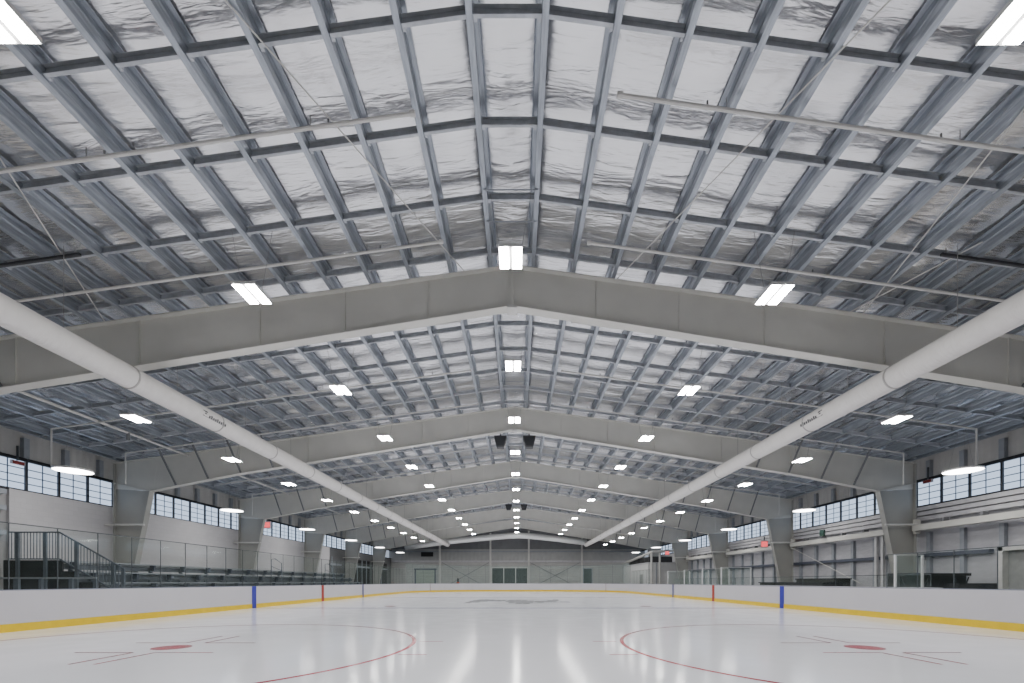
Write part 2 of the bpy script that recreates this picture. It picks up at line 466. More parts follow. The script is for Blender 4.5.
# ------------------------------------------------------------------ purlins (zed sections along the hall)
PX = [0.5+1.02*i for i in range(18)]+[18.2]
D = 0.29
for sx in (-1, 1):
    for i, px in enumerate(PX):
        zb = R0-SL*px
        # bottom flange reaches towards the eave, top flange towards the ridge
        P = [(0, 0), (-.09, 0.0), (-.09, .02), (-.082, .02), (-.082, .006), (-.004, .006), (-.004, .10), (-.014, .115), (-.014, .165), (-.004, .18),
             (-.004, D-.006), (.07, D-.006), (.07, D-.02), (.078, D-.02), (.078, D), (.004, D), (.004, .18), (-.006, .165), (-.006, .115), (.004, .10), (.004, 0)]
        # profile given with +x = towards the ridge
        poly = [(XC+sx*(px-u), zb+w+SL*u) for (u, w) in P]
        o = MB().prism(poly, 'y', YBACK, YEND-.05).build('roof_purlin', 'galv')
        side = SIDE[sx]
        tag(o, 'long galvanized roof purlin, %s out from the ridge on the %s slope' % (nth(i+1), side), 'purlin', 'galvanized purlins under the roof')

# bridging channels between the purlins
ROWS = [F1-BAY+1.0+1.524*k for k in range(0, 42)]
ROWS = [r for r in ROWS if 5.5 < r < YEND-0.6]
def bridging(b, xa, za, xb, zb, y):
    """channel: web facing the near end, lips top and bottom; xa < xb"""
    h0, h1, w = 0.035, 0.175, 0.05
    for (y0, y1, z0, z1) in ((y, y+.006, h0, h1), (y-w, y, h0, h0+.006), (y-w, y, h1-.006, h1), (y-w, y-w+.005, h0, h0+.02)):
        b.hexa([(xa, y0, za+z0), (xb, y0, zb+z0), (xb, y1, zb+z0), (xa, y1, za+z0), (xa, y0, za+z1), (xb, y0, zb+z1), (xb, y1, zb+z1), (xa, y1, za+z1)])
    for xx, zz in ((xa, za), (xb, zb)):
        s = 1 if xx == xa else -1
        b.box(min(xx, xx+s*.05), max(xx, xx+s*.05), y+.006, y+.05, zz+h0, zz+h1)
    return b
GAP = [('ridge', 0, 0)]+[(SIDE[s], s, i) for s in (-1, 1) for i in range(len(PX)-1)]
rest = MB()
n_ind = 0
for ri, ry in enumerate(ROWS):
    for (nm, s, i) in GAP:
        if s == 0: xa, xb, za, zb = XC-.49, XC+.49, R0-SL*.5, R0-SL*.5
        else:
            a = PX[i]+.008; c = PX[i+1]-.008
            za, zb = R0-SL*a, R0-SL*c
            if s > 0: xa, xb = XC+a, XC+c
            else: xa, xb, za, zb = XC-c, XC-a, zb, za
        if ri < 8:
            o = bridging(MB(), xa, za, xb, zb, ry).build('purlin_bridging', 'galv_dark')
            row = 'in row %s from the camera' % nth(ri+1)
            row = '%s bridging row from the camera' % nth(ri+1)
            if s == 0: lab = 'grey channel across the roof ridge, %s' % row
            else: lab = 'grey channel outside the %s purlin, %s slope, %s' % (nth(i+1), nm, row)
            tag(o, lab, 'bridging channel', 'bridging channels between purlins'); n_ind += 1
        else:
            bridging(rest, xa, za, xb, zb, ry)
tag(rest.build('purlin_bridging', 'galv_far_lit'), 'rows of grey bridging channels between the far roof purlins', 'bridging channels', kind='stuff')

# pairs of slim rods across the ridge
for k, yy in enumerate((9.05, 9.85, 12.2, 17.7, 18.6)):
    tag(MB().tube([(XC-.56, yy, R0-.09), (XC+.56, yy, R0-.09)], .012, 8).build('ridge_rod', 'stud'),
        'slim dark rod bolted across the two ridge purlins, %s from the camera' % nth(k+1), 'rod', 'ridge tie rods')

# ------------------------------------------------------------------ steel frames
def rafter_bottom(x):
    return 8.37-(8.37-6.28)/13.0*x if x <= 13 else 6.28-(6.28-5.51)/3.9*(x-13)
def frame(idx, fy):
    f = thing('steel_portal', (XC, fy, 0), 'tapered grey steel portal frame, %s from the camera' % nth(idx+1), 'steel frame', 'portal frames across the rink')
    tw = 0.012; fw = 0.14
    for sx in (-1, 1):
        X = lambda x: XC+sx*x
        xs = [0, 13, 16.9, 18.55]
        web = [(X(0), R0-.02), (X(18.55), R0-SL*18.55-.02), (X(18.55), 5.6), (X(16.9), 5.51), (X(13), rafter_bottom(13)), (X(0), 8.37)]
        b = MB().prism(web if sx > 0 else web[::-1], 'y', fy-tw/2, fy+tw/2)
        b.hexa([(X(0), fy-fw, R0-.025), (X(18.57), fy-fw, R0-SL*18.57-.025), (X(18.57), fy+fw, R0-SL*18.57-.025), (X(0), fy+fw, R0-.025),
                (X(0), fy-fw, R0), (X(18.57), fy-fw, R0-SL*18.57), (X(18.57), fy+fw, R0-SL*18.57), (X(0), fy+fw, R0)])
        for xa, xb in ((0, 13), (13, 16.9)):
            za, zb = rafter_bottom(xa), rafter_bottom(xb)
            b.hexa([(X(xa), fy-fw, za-.025), (X(xb), fy-fw, zb-.025), (X(xb), fy+fw, zb-.025), (X(xa), fy+fw, za-.025),
                    (X(xa), fy-fw, za), (X(xb), fy-fw, zb), (X(xb), fy+fw, zb), (X(xa), fy+fw, za)])
        b.build('rafter', 'steel', f)
        # column
        cweb = [(X(16.9), 5.5), (X(18.55), 5.6), (X(18.55), 0), (X(18.0), 0)]
        b = MB().prism(cweb if sx > 0 else cweb[::-1], 'y', fy-tw/2, fy+tw/2)
        b.hexa([(X(18.0), fy-fw, 0), (X(18.03), fy-fw, 0), (X(18.03), fy+fw, 0), (X(18.0), fy+fw, 0),
                (X(16.88), fy-fw, 5.5), (X(16.91), fy-fw, 5.5), (X(16.91), fy+fw, 5.5), (X(16.88), fy+fw, 5.5)])
        x0, x1 = sorted((X(18.55), X(18.58)))
        b.box(x0, x1, fy-fw, fy+fw, 0, 6.76)
        x0, x1 = sorted((X(17.85), X(18.75)))
        b.box(x0, x1, fy-.2, fy+.2, -.03, 0.03)
        b.build('column', 'steel_column_dimmed', f)
        b = MB()
        b.beam((X(16.9), fy, 5.53), (X(18.55), fy, 5.86), fw*1.9, .02)
        b.beam((X(16.95), fy, 5.5), (X(16.75), fy, R0-SL*16.75-.03), .02, fw*1.9, up=(1, 0, 0))
        b.build('haunch_stiffener', 'steel', f)
        for xs_ in (2.15, 4.3, 6.5, 9.6, 12.8):
            x0, x1 = sorted((X(xs_), X(xs_+.012)))
            MB().box(x0, x1, fy-.05, fy+.05, rafter_bottom(xs_), R0-SL*xs_-.025).build('web_stiffener', 'steel', f)
        for xb in (11.2, 12.7, 14.2, 15.7) if idx else (13.1,):
            zb = R0-SL*xb
            MB().beam((X(xb), fy-1.15, zb+.02), (X(xb), fy-.1, rafter_bottom(xb)+.03), .06, .06).build('flange_brace', 'brace', f)
    b = MB().box(XC-.03, XC+.03, fy-.11, fy+.11, 8.38, R0-.03)
    b.build('ridge_plate', 'steel', f)
    MB().box(XC-.13, XC+.13, fy-.16, fy+.16, 8.28, 8.36).build('ridge_bracket', 'pipe', f)
    return f
FY = [F1+BAY*k for k in range(6)]
for i, fy in enumerate(FY): frame(i, fy)
# pipe stubs from the columns to the walls
for i, fy in enumerate(FY[1:]):
    for sx in (-1, 1):
        o = MB().tube([(XC+sx*16.95, fy-.35, 3.9), (XC+sx*18.75, fy-.35, 3.9)], .045, 8).build('wall_pipe', 'pipe')
        tag(o, 'short white horizontal pipe beside the %s %s column from the camera' % (nth(i+2), SIDE[sx]), 'pipe', 'pipes beside the columns')

# ------------------------------------------------------------------ side walls
def wallbox(name, x0, x1, y0, y1, z0, z1, m, lab):
    x0, x1 = sorted((x0, x1))
    return struct(MB().box(x0, x1, y0, y1, z0, z1).build(name, m), lab, 'wall')
WZ0, WZ1 = 4.80, 5.92
XL, XR = XC-HW, XC+HW
wallbox('wall_left', XL-.3, XL, YBACK, 16.45, -.1, WZ0-.03, 'wallgrey', 'grey ribbed wall panel at the near end of the bleacher side')
wallbox('wall_left', XL-.3, XL+.12, 16.45, 44.4, -.1, WZ0-.03, 'wallblock', 'white block wall behind the bleachers')
wallbox('wall_left', XL-.3, XL, 44.4, YEND, -.1, WZ0-.03, 'walldark', 'dark wall past the end of the bleachers')
wallbox('wall_left', XL-.3, XL, YBACK, YEND, WZ1+.1, 7.4, 'wallhigh', 'grey ribbed wall above the bleacher side windows')
wallbox('wall_right', XR, XR+.3, YBACK, YEND, -.1, WZ0-.03, 'insul', 'white faced insulation on the bench side wall')
wallbox('wall_right', XR, XR+.3, YBACK, YEND, WZ1+.1, 7.4, 'wallhigh', 'grey ribbed wall above the bench side windows')
struct(MB().box(XL-.3, XR+.3, YBACK-.3, YBACK, -.1, 9.9).build('wall_back', 'endwall'), 'grey wall behind the camera', 'wall')
# window band
wn = 0; tn = 0
for sx in (-1, 1):
    xw = XL if sx < 0 else XR
    for (z0, z1, lab) in ((WZ1+.0, WZ1+.12, 'black strip for the shadow gap over the %s windows'), (WZ0-.05, WZ0+.02, 'black sill trim under the %s windows')):  # upper strip draws the shadow gap above the windows as black
        tn += 1; x0, x1 = sorted((xw-sx*.10, xw+sx*.05))
        struct(MB().box(x0, x1, YBACK, YEND-.02, z0, z1).build('trim_%d' % tn, 'blackframe'), lab % SIDE[sx], 'trim')
    first = None
    for k in range(-3, 38):
        wn += 1; y0 = 17.1+1.22*k
        if y0+1.22 > YEND-2.5: continue
        lab = 'translucent daylit window of the %s band, %s from the camera' % (SIDE[sx], nth(k+4))
        if first is None:
            w = bpy.data.objects.new('window_%d' % wn, None); C.objects.link(w); w.location = (xw, y0, WZ0); w['_o'] = (xw, y0, WZ0)
            w['kind'] = 'structure'; w['label'] = lab; w['category'] = 'window'
            xp = xw+sx*.02
            pl = MB().face([(xp, y0+.03, WZ0), (xp, y0+1.19, WZ0), (xp, y0+1.19, WZ1), (xp, y0+.03, WZ1)])
            pl.build('pane', 'pane', w)
            x0, x1 = sorted((xw-sx*.06, xw+sx*.03))
            MB().box(x0, x1, y0-.035, y0+.035, WZ0, WZ1).build('window_frame', 'blackframe', w)
            b = MB(); x0, x1 = sorted((xw-sx*.01, xw+sx*.015))
            b.box(x0, x1, y0+.60, y0+.625, WZ0, WZ1)
            for q in (1, 2, 3):
                zz = WZ0+(WZ1-WZ0)*q/4; b.box(x0, x1, y0+.03, y0+1.19, zz-.016, zz+.016)
            b.build('muntin', 'muntin', w)
            first = w
        else:
            o = dup(first, (xw, y0, WZ0), lab); o.name = 'window_%d' % wn
            o['kind'] = 'structure'
# studs
STY = [r for r in (F1+1.0+1.524*k for k in range(2, 36)) if r < YEND-1 and min(abs(r-f) for f in FY) > .3]
for sx in (-1, 1):
    xw = XL if sx < 0 else XR
    for k, yy in enumerate(STY):
        x0, x1 = sorted((xw-sx*.005, xw-sx*.16))
        o = MB().box(x0, x1, yy-.10, yy+.10, WZ1+.12, 6.80).build('wall_stud', 'stud')
        tag(o, 'short grey stud above the %s windows, %s from the camera' % (SIDE[sx], nth(k+1)), 'wall stud', 'studs above the windows')
for k, yy in enumerate(STY):
    if yy > 50: break
    o = MB().box(XR-.15, XR-.005, yy-.09, yy+.09, -.03, 3.55).build('wall_stud', 'stud')
    tag(o, 'tall grey stud on the white insulated bench side wall, %s from the camera' % nth(k+1), 'wall stud', 'studs on the insulated wall')
# right wall girts
for j, (z0, z1) in enumerate(((4.56, 4.73), (4.33, 4.50), (4.10, 4.27))):
    o = MB().box(XR-.20, XR-.005, 8, 48, z0, z1).build('wall_girt', 'girtwhite')
    tag(o, 'long white horizontal girt below the bench side windows, %s down' % nth(j+1), 'girt', 'white girts below the windows')
o = MB().box(XR-.22, XR-.005, 17.4, 48, 2.42, 2.58).build('wall_girt', 'girtdark')
tag(o, 'long dark slate girt halfway down the white insulated wall', 'girt')
ends = FY[0:5]
for j in range(4):
    y0, y1 = ends[j]+.2, ends[j+1]-.2
    o = MB().box(XR-.60, XR-.34, y0, y1, 3.62, 3.88).build('steel_tube', 'steel')
    tag(o, 'pale square steel tube spanning between bench side columns, %s bay from the camera' % nth(j+1), 'steel tube', 'tubes between bench side columns')
    MB().box(XR-.55, XR-.30, y1-.12, y1+.0, 3.50, 4.15).build('end_bracket', 'steel', o)
    for q in range(5):
        yq = y0+1.0+q*1.6
        if yq < y1-.5: MB().box(XR-.5, XR-.25, yq-.06, yq+.06, 3.88, 4.05).build('clip', 'brace', o)
for k, yy in enumerate((22.35, 22.75)):
    tag(MB().box(XR-.36, XR-.24, yy-.07, yy+.07, -.03, 3.62).build('steel_post', 'postwhite'), ('slim white post just past the second bench side column', 'slim white post paired with its twin, the farther one past the second column')[k], 'post', 'paired white posts')
for k, (ya, za, yb, zb) in enumerate(((29.4, 3.5, 23.6, 1.2), (24.2, 1.6, 22.9, 3.1))):
    if k == 0:
        tag(MB().tube([(XR-.45, ya, za), (XR-.45, yb, zb)], .022, 8).build('bracing_rod', 'pipe'), 'white diagonal wall rod between the second and third bench side columns', 'rod')
# left near recess girts
for j, zz in enumerate((4.62, 4.02, 3.1)):
    o = MB().box(XL+.005, XL+.2, 8, 16.3, zz-.09, zz+.09).build('wall_girt', 'stud')
    tag(o, 'grey girt on the ribbed panel near the white block wall, %s down' % nth(j+1), 'girt', 'girts on the near ribbed panel')
# dark bays far left
for k, (ya, yb) in enumerate(((44.6, 47.4), (48.5, 56.6), (57.6, 64.0))):
    b = MB().box(XL+.02, XL+.05, ya, yb, -.03, 3.9)
    o = b.build('dark_opening', 'black' if k else 'walldark')
    tag(o, ('grey panel right where the white block wall ends', 'dark opening in the bay past the white block wall', 'dark opening in the last bay before the end wall')[k], 'opening')
    for q in range(int((yb-ya)/1.6)):
        MB().box(XL+.05, XL+.12, ya+.4+q*1.6, ya+.5+q*1.6, -.03, 3.9).build('post', 'stud', o)
    MB().box(XL+.05, XL+.14, ya, yb, 3.0, 3.2).build('rail', 'stud', o)

# ------------------------------------------------------------------ far end wall
EW = YEND
ew = struct(MB().box(XL-.3, XR+.3, EW, EW+.3, -.1, 4.3).build('wall_far', 'endlow'), 'pale lower half of the far end wall', 'wall')
struct(MB().box(XL-.3, XR+.3, EW+.02, EW+.3, 4.3, 6.2).build('wall_far', 'endwall'), 'grey middle band of the far end wall', 'wall')
struct(MB().box(XL-.3, XR+.3, EW+.04, EW+.3, 6.2, 9.9).build('wall_far', 'endhigh'), 'dark upper part of the far end wall under the gable', 'wall')
for k, (zz, h, m, lab) in enumerate(((4.36, .28, 'girtwhite', 'pale horizontal girt across the far end wall above the doors'), (5.85, .16, 'stud', 'upper grey girt across the far end wall'))):
    tag(MB().box(XL+.1, XR-.1, EW-.2, EW-.005, zz-h/2, zz+h/2).build('wall_girt', m), lab, 'girt', 'girts on the far wall')
ux = lambda px: (px-518)*(EW-.2)/442.0
for k, px in enumerate((379, 440, 490.5, 528.8, 581.8)):
    x = ux(px)
    tag(MB().box(x-.13, x+.13, EW-.42, EW-.21, -.03, R0-.25-SL*abs(x-XC)).build('wall_column', 'pipe' if k else 'stud'),
        'slim pale column on the far end wall, %s from the bleacher side' % nth(k+1), 'column', 'columns on the far end wall')
for k, (xa, za, xb, zb) in enumerate(((442, 4.2, 489, .3), (489, 4.2, 442, .3), (530, 4.2, 580, .3), (580, 4.2, 530, .3))):
    o = MB().tube([(ux(xa), EW-.24-.05*(k % 2), za), (ux(xb), EW-.24-.05*(k % 2), zb)], .04, 6).build('bracing_rod', 'brace')
    tag(o, 'diagonal rod, %s far wall cross brace, %s towards bench side' % (('bleacher side', 'bench side')[k//2], ('falling', 'rising')[k % 2]), 'rod', 'far wall cross bracing')
# doors
def door(n, x0, x1, z1, leaves, lm, fm, lab, fw=.12):
    d = bpy.data.objects.new('door_%d' % n, None); C.objects.link(d); d.location = ((x0+x1)/2, EW, 0); d['_o'] = tuple(d.location)
    struct(d, lab, 'door')
    b = MB(); yf0, yf1 = EW-.14, EW-.003
    b.box(x0-fw, x1+fw, yf0, yf1, z1, z1+fw)
    for k in range(leaves+1):
        xx = x0+(x1-x0)*k/leaves; b.box(xx-fw/2, xx+fw/2, yf0, yf1, -.03, z1)
    b.build('door_frame', fm, d)
    for k in range(leaves):
        xa = x0+(x1-x0)*k/leaves+fw/2; xb = x0+(x1-x0)*(k+1)/leaves-fw/2
        lf = MB().box(xa, xb, EW-.08, EW-.004, -.03, z1).build('door_leaf', lm, d)
        if leaves < 3 and lm == 'doorgrey': MB().box(xb-.15, xb-.08, EW-.14, EW-.08, .95, 1.1).build('handle', 'post', lf)
door(1, ux(491.8), ux(527.6), 3.35, 3, 'doorglass', 'doorframe', 'dark glazed entrance of three bays in the middle of the far wall')
door(2, ux(583.5), ux(592.2), 3.25, 1, 'doorglass', 'stud', 'single dark door at the bench side of the far wall')
door(3, ux(415.2), ux(435), 3.1, 1, 'overhead', 'girtdark', 'wide pale green overhead door at the bleacher side of the far wall', .2)
tag(MB().box(ux(421), ux(433), EW-.2, EW+.02, 5.1, 5.75).build('wall_vent', 'black'), 'black rectangular louvre high on the far wall over the overhead door', 'vent')
# small red post
o = thing('hydrant_post', (ux(458), EW-4.2, -.03), 'small red post with a dark top beyond the far boards', 'post')
x = -60*(EW-4.2)/442
o.location.x = x; o['_o'] = (x, EW-4.2, -.03)
MB().lathe([(.22, -.03), (.22, 1.2), (.15, 1.3)], x, EW-4.2, 14).build('barrel', 'redpaint', o)
MB().lathe([(.13, 1.3), (.15, 1.62), (.1, 1.8)], x, EW-4.2, 14).build('cap', 'blackframe', o)

# ------------------------------------------------------------------ equipment room in the far corner
rm = thing('equipment_room', (16.7, 56.5, -.03), 'white walled equipment room standing in the far bench side corner', 'room')
def notch(e): return [(15.0-e, 51-e), (XR-.02, 51-e), (XR-.02, 56.6), (16.4, 56.6), (16.4, 57.7), (XR-.02, 57.7), (XR-.02, 63+e), (15.0-e, 63+e)]
MB().prism(notch(0), 'z', -.03, 3.45).build('room_wall', 'roomwhite', rm)
MB().prism(notch(.1), 'z', 3.45, 3.55).build('roof_cap', 'girtwhite', rm)
MB().box(14.98, 15.02, 53.2, 54.4, -.03, 2.2).build('door', 'doorgrey', rm)
MB().box(15.9, 16.0, 50.9, 51, -.03, 3.45).build('corner_trim', 'stud', rm)
for k, xx in enumerate((15.25, 16.2)):
    tag(MB().tube([(xx, 50.5, -.03), (xx, 50.5, 4.6)], .12, 10).build('pipe_riser', 'pipe'), ('white vertical pipe at the corner of the equipment room', 'white vertical pipe crossing the face of the equipment room')[k], 'pipe', 'risers on the equipment room')
ah = MB().prism([(15.3, 51.6), (18, 51.6), (18, 56.4), (16.3, 56.4), (16.3, 61), (15.3, 61)], 'z', 3.55, 4.25).build('air_handler', 'speaker')
tag(ah, 'dark low air handling unit lying on the equipment room roof', 'air handler')
for q in range(5): MB().box(15.27, 15.3, 52+q*1.8, 53.2+q*1.8, 3.65, 4.1).build('louvre', 'black', ah)
tag(MB().tube([(15.1, 62, 3.95), (15.1, 55, 4.35), (15.4, 50.6, 4.75), (17.9, 50.6, 4.85), (17.9, 50.6, 3.75)], .16, 10).build('pipe_run', 'pipe'), 'white pipe bending over the top of the equipment room', 'pipe')

# ------------------------------------------------------------------ air ducts
DR = 0.27
def duct(sx):
    x = XC+sx*9.1; z = 6.15
    o = MB()
    ysd = [1.5+.25*k for k in range(int((57.6-1.5)/.25)+1)]
    o.tube([(x, yy, z) for yy in ysd], DR, 28)
    d = o.build('air_duct', 'duct', smooth=True)
    tag(d, 'long white round fabric duct hung over the ice on the %s' % SIDE[sx], 'air duct', 'long fabric ducts')
    for k in range(17):
        yy = 7.5+3*k
        MB().tube([(x, yy-.02, z), (x, yy+.02, z)], DR+.012, 28).build('seam_ring', 'ring', d)
    for k in range(18):
        yy = 6.0+3*k
        zt = seat(x)
        MB().tube([(x, yy, z+DR-.01), (x, yy, zt)], .007, 5).build('hanger_wire', 'wire', d)
    # small printed mark, too worn to read: one tall stroke group and a run of small ones
    def patch(b, y0, y1, t0, t1):
        r = DR+.004
        pts = []
        for (yy, t) in ((y0, t0), (y1, t0), (y1, t1), (y0, t1)):
            a = math.radians(t); pts.append((x-sx*r*math.cos(a), yy, z+r*math.sin(a)))
        b.face(pts)
    b = MB()
    patch(b, 12.62, 12.68, -22, 12); patch(b, 12.68, 12.80, 4, 12); patch(b, 12.68, 12.76, -8, -1)
    for q in range(9): patch(b, 12.86+q*.085, 12.92+q*.085, -20, -6+6*(q % 3 == 1))
    patch(b, 12.62, 13.61, -22, -20)
    b.build('printed_mark', 'mark', d)
    return d
duct(-1); duct(1)
CYD = 58.4
pts = [(-14.9, CYD, 5.9), (-12.5, CYD, 6.2), (-9.3, CYD, 6.65), (-5, CYD, 7.05), (-1.2, CYD, 7.38), (0, CYD, 7.42), (1.2, CYD, 7.38), (5, CYD, 7.0), (9.0, CYD, 6.5)]
cd = MB().tube(pts, .40, 24).build('cross_duct', 'spiral', smooth=True)
tag(cd, 'shiny spiral duct crossing the far end and joining both long ducts', 'air duct')
for xx in (-12.5, -7, -3, 3, 7): MB().tube([(xx, CYD, 7.0), (xx, CYD, seat(xx)+.03)], .012, 6).build('hanger_rod', 'wire', cd)
for sx in (-1, 1):
    x = XC+sx*9.1
    MB().tube([(x, 57.6, 6.15), (x, 58.0, 6.2), (x, 58.4, 6.45)], [DR, DR+.03, DR+.05], 20).build('elbow', 'spiral', cd)

# ------------------------------------------------------------------ LED high bays
def make_led(loc, label, cord):
    x, yy, z = loc
    t = thing('high_bay_light', loc, label, 'ceiling light', 'twin panel lights over the ice')
    hs = MB().box(x-.235, x+.235, yy-.32, yy+.32, z+.012, z+.07)
    hs.build('housing', 'housing', t)
    for s in (-1, 1):
        xc = x+s*.133
        MB().face([(xc-.092, yy+.30, z), (xc+.092, yy+.30, z), (xc+.092, yy-.30, z), (xc-.092, yy-.30, z)]).build('led_panel', 'led', t)
    b = MB()
    for s in (-1, 1):
        b.tube([(x+s*.2, yy, z+.07), (x+s*.42, yy, z+cord)], .006, 5)
    b.build('hanger_wire', 'wire', t)
    return t
LROWS = [(-11.7, 'outer bleacher side'), (-5.35, 'inner bleacher side'), (0, 'ridge'), (5.45, 'inner bench side'), (11.9, 'outer bench side')]
for lx, rn in LROWS:
    z = 7.97-SL*abs(lx)
    proto = None
    for k in range(-1, 13):  # lights out of view nearest the camera are added to even the lighting
        yy = 4.572+4.572*k
        if abs(lx) > 8 and k == 1 and False: continue
        lab = 'bright twin panel light in the %s row, %s from the camera' % (rn, nth(k+2))
        x = XC+lx
        zz = z
        if proto is None: proto = make_led((x, yy, zz), lab, 1.33)
        else: dup(proto, (x, yy, zz), lab)
# black struts carrying the outer lights
for sx in (-1, 1):
    for k, yy in enumerate((9.14,)):
        x0, x1 = sorted((XC+sx*8.9, XC+sx*12.0))
        za, zb = seat(x0), seat(x1)
        o = MB().beam((x0, yy, za-.1), (x1, yy, zb-.1), .05, .05).build('strut_channel', 'speaker')
        tag(o, 'black strut bar hung under the purlins by the %s duct' % SIDE[sx], 'strut')
        b = MB()
        for xx in (x0+.1, x1-.1): b.tube([(xx, yy, seat(xx)-.1), (xx, yy, seat(xx)+.05)], .01, 5)
        b.build('hanger_rod', 'wire', o)

# round pendants over the stands
def make_disc(loc, label, side):
    x, yy, z = loc
    t = thing('disc_pendant', loc, label, 'pendant light', 'round pendants over the stands')
    MB().lathe([(.575, z), (.575, z+.07), (.3, z+.1)], x, yy, 40).build('housing', 'housing', t)
    n = 40
    MB().face([(x+.56*math.cos(-2*math.pi*k/n), yy+.56*math.sin(-2*math.pi*k/n), z-.004) for k in range(n)]).build('diffuser', 'disc', t)
    b = MB()
    for a in (30, 150, 270):
        c, s = math.cos(math.radians(a)), math.sin(math.radians(a))
        b.tube([(x+.4*c, yy+.4*s, z+.08), (x+.1*c, yy+.1*s, z+1.55)], .005, 5)
    b.build('hanger_wire', 'wire', t)
    return t
for sx in (-1, 1):
    proto = None
    for k in range(6):
        loc = (sx*16.6, 16.5+9.144*k, 5.42); lab = 'glowing round disc pendant on the %s, %s from the camera' % (SIDE[sx], nth(k+1))
        if proto is None: proto = make_disc(loc, lab, sx)
        else: dup(proto, loc, lab)

# ------------------------------------------------------------------ sprinkler pipes
pk = 0
for k in range(17):
    yy = 7.0+3.05*k
    if min(abs(yy-f) for f in FY) < .4: yy += .45
    y00 = yy
    for sx in (-1, 1):
        yy = y00+(.3 if k == 0 and sx < 0 else 0)
        xa = 1.75 if sx > 0 else 1.58
        xo = 16.9
        za, zb = R0-.16-SL*xa, R0-.16-SL*xo
        b = MB().tube([(XC+sx*xa, yy, za), (XC+sx*xo, yy, zb), (XC+sx*xo, yy, zb-.02)], .03, 8)
        o = b.build('sprinkler_pipe', 'pipe')
        tag(o, 'white sprinkler pipe following the %s roof slope, %s from the camera' % (SIDE[sx], nth(k+1)), 'pipe', 'sprinkler branch pipes')
        MB().tube([(XC+sx*(xa-.03), yy, za), (XC+sx*(xa+.06), yy, za)], .045, 8).build('end_cap', 'pipe', o)
        if k % 3 == 1 or k in (2, 3):
            MB().tube([(XC+sx*xo, yy, zb), (XC+sx*xo, yy, zb-1.35)], .028, 8).build('drop_pipe', 'pipe', o)
        for q in range(4):
            xq = xa+1.4+q*3.7; zq = R0-.16-SL*xq
            MB().tube([(XC+sx*(xq+.3), yy, R0-.16-SL*(xq+.3)), (XC+sx*(xq+.3), yy, seat(XC+xq+.3)+.04)], .008, 5).build('hanger_rod', 'wire', o)
            hd = MB().tube([(XC+sx*xq, yy, zq), (XC+sx*xq, yy, zq+.1)], .016, 6).build('sprinkler_head', 'brace', o)
o = MB().tube([(XC-15.2, 7, seat(XC-15.2)-.12), (XC-15.2, 56, seat(XC-15.2)-.12)], .05, 8).build('main_pipe', 'pipe')
tag(o, 'long white water main running the length of the bleacher side roof', 'pipe')
MB().tube([(XC-15.2, 17.4, seat(XC-15.2)-.12), (XC-15.2, 17.4, seat(XC-15.2)-.4)], .06, 8).build('valve', 'brace', o)

# roof brace rods
rods = [(-1, 2.29, 5.8, 11.3, 10.4, 'outer'), (-1, 2.29, 5.2, 11.3, 1.2, 'inner'), (1, 2.29, 6.2, 11.3, 2.65, 'inner'), (1, 2.29, 6.5, 11.3, 8.95, 'outer'),
        (1, 8.8, 9.4, 11.3, 8.6, 'short')]
for (sx, ya, xa, yb, xb, nm) in rods:
    p = (XC+sx*xa, ya, R0-SL*xa-.03); q = (XC+sx*xb, yb, R0-SL*xb-.03)
    tag(MB().tube([p, q], .012, 6).build('bracing_rod', 'pipe'), 'thin %s diagonal rod under the %s roof before the first frame' % (nm, SIDE[sx]), 'rod', 'roof bracing rods')

# speakers on the ridge
for k, (fy) in enumerate((FY[1]+.45, FY[3]+.45)):
    for sx in (-1, 1):
        x = XC+sx*.68; z = 8.2
        t = thing('loudspeaker', (x, fy, z-.55), 'dark grey loudspeaker hung under the ridge of the %s frame, %s' % (nth(2+2*k), 'on its bleacher side' if sx < 0 else 'on its bench side'), 'loudspeaker', 'ridge loudspeakers')
        w = .30
        cab = MB().hexa([(x-w*.6, fy-.2, z-.55), (x+w*.6, fy-.2, z-.55), (x+w*.6, fy+.3, z-.5), (x-w*.6, fy+.3, z-.5),
                   (x-w, fy-.3, z-.05), (x+w, fy-.3, z-.05), (x+w, fy+.3, z-.05), (x-w, fy+.3, z-.05)]).build('cabinet', 'speaker', t)
        MB().hexa([(x-w*.55, fy-.225, z-.5), (x+w*.55, fy-.225, z-.5), (x+w*.55, fy-.2, z-.5), (x-w*.55, fy-.2, z-.5),
                   (x-w*.9, fy-.315, z-.1), (x+w*.9, fy-.315, z-.1), (x+w*.9, fy-.29, z-.1), (x-w*.9, fy-.29, z-.1)]).build('grille', 'blackframe', cab)
        MB().box(x-.03, x+.03, fy-.03, fy+.03, z-.05, R0-SL*.68).build('hanger_bracket', 'speaker', t)

# ------------------------------------------------------------------ exit signs
def exit_sign(x, yy, z, sx, lab, along=False):
    t = thing('exit_sign', (x, yy, z), lab, 'exit sign', 'red exit signs')
    if along:
        MB().box(x-.04, x+.04, yy-.22, yy+.22, z+.04, z+.18).build('case', 'exitcase', t)
        MB().box(x-sx*.04-.012, x-sx*.04+.012, yy-.19, yy+.19, z+.05, z+.17).build('sign_face', 'darkred', t)
    else:
        MB().box(x-.26, x+.26, yy-.03, yy+.03, z, z+.5).build('case', 'exitcase', t)
        MB().box(x-.22, x+.22, yy-.045, yy-.03, z+.05, z+.42).build('lit_face', 'exit', t)
    MB().box(x-.03, x+.03, yy-.02, yy+.02, z+.2, z+.75).build('stem', 'post', t)
exit_sign(-17.6, 31.0, 5.05, -1, 'glowing red exit sign before the bleacher side windows past the third column')
exit_sign(17.6, 31.6, 3.75, 1, 'glowing red exit sign by the white girts of the bench side wall')
exit_sign(17.0, 50.4, 4.35, 1, 'glowing red exit sign above the equipment room')
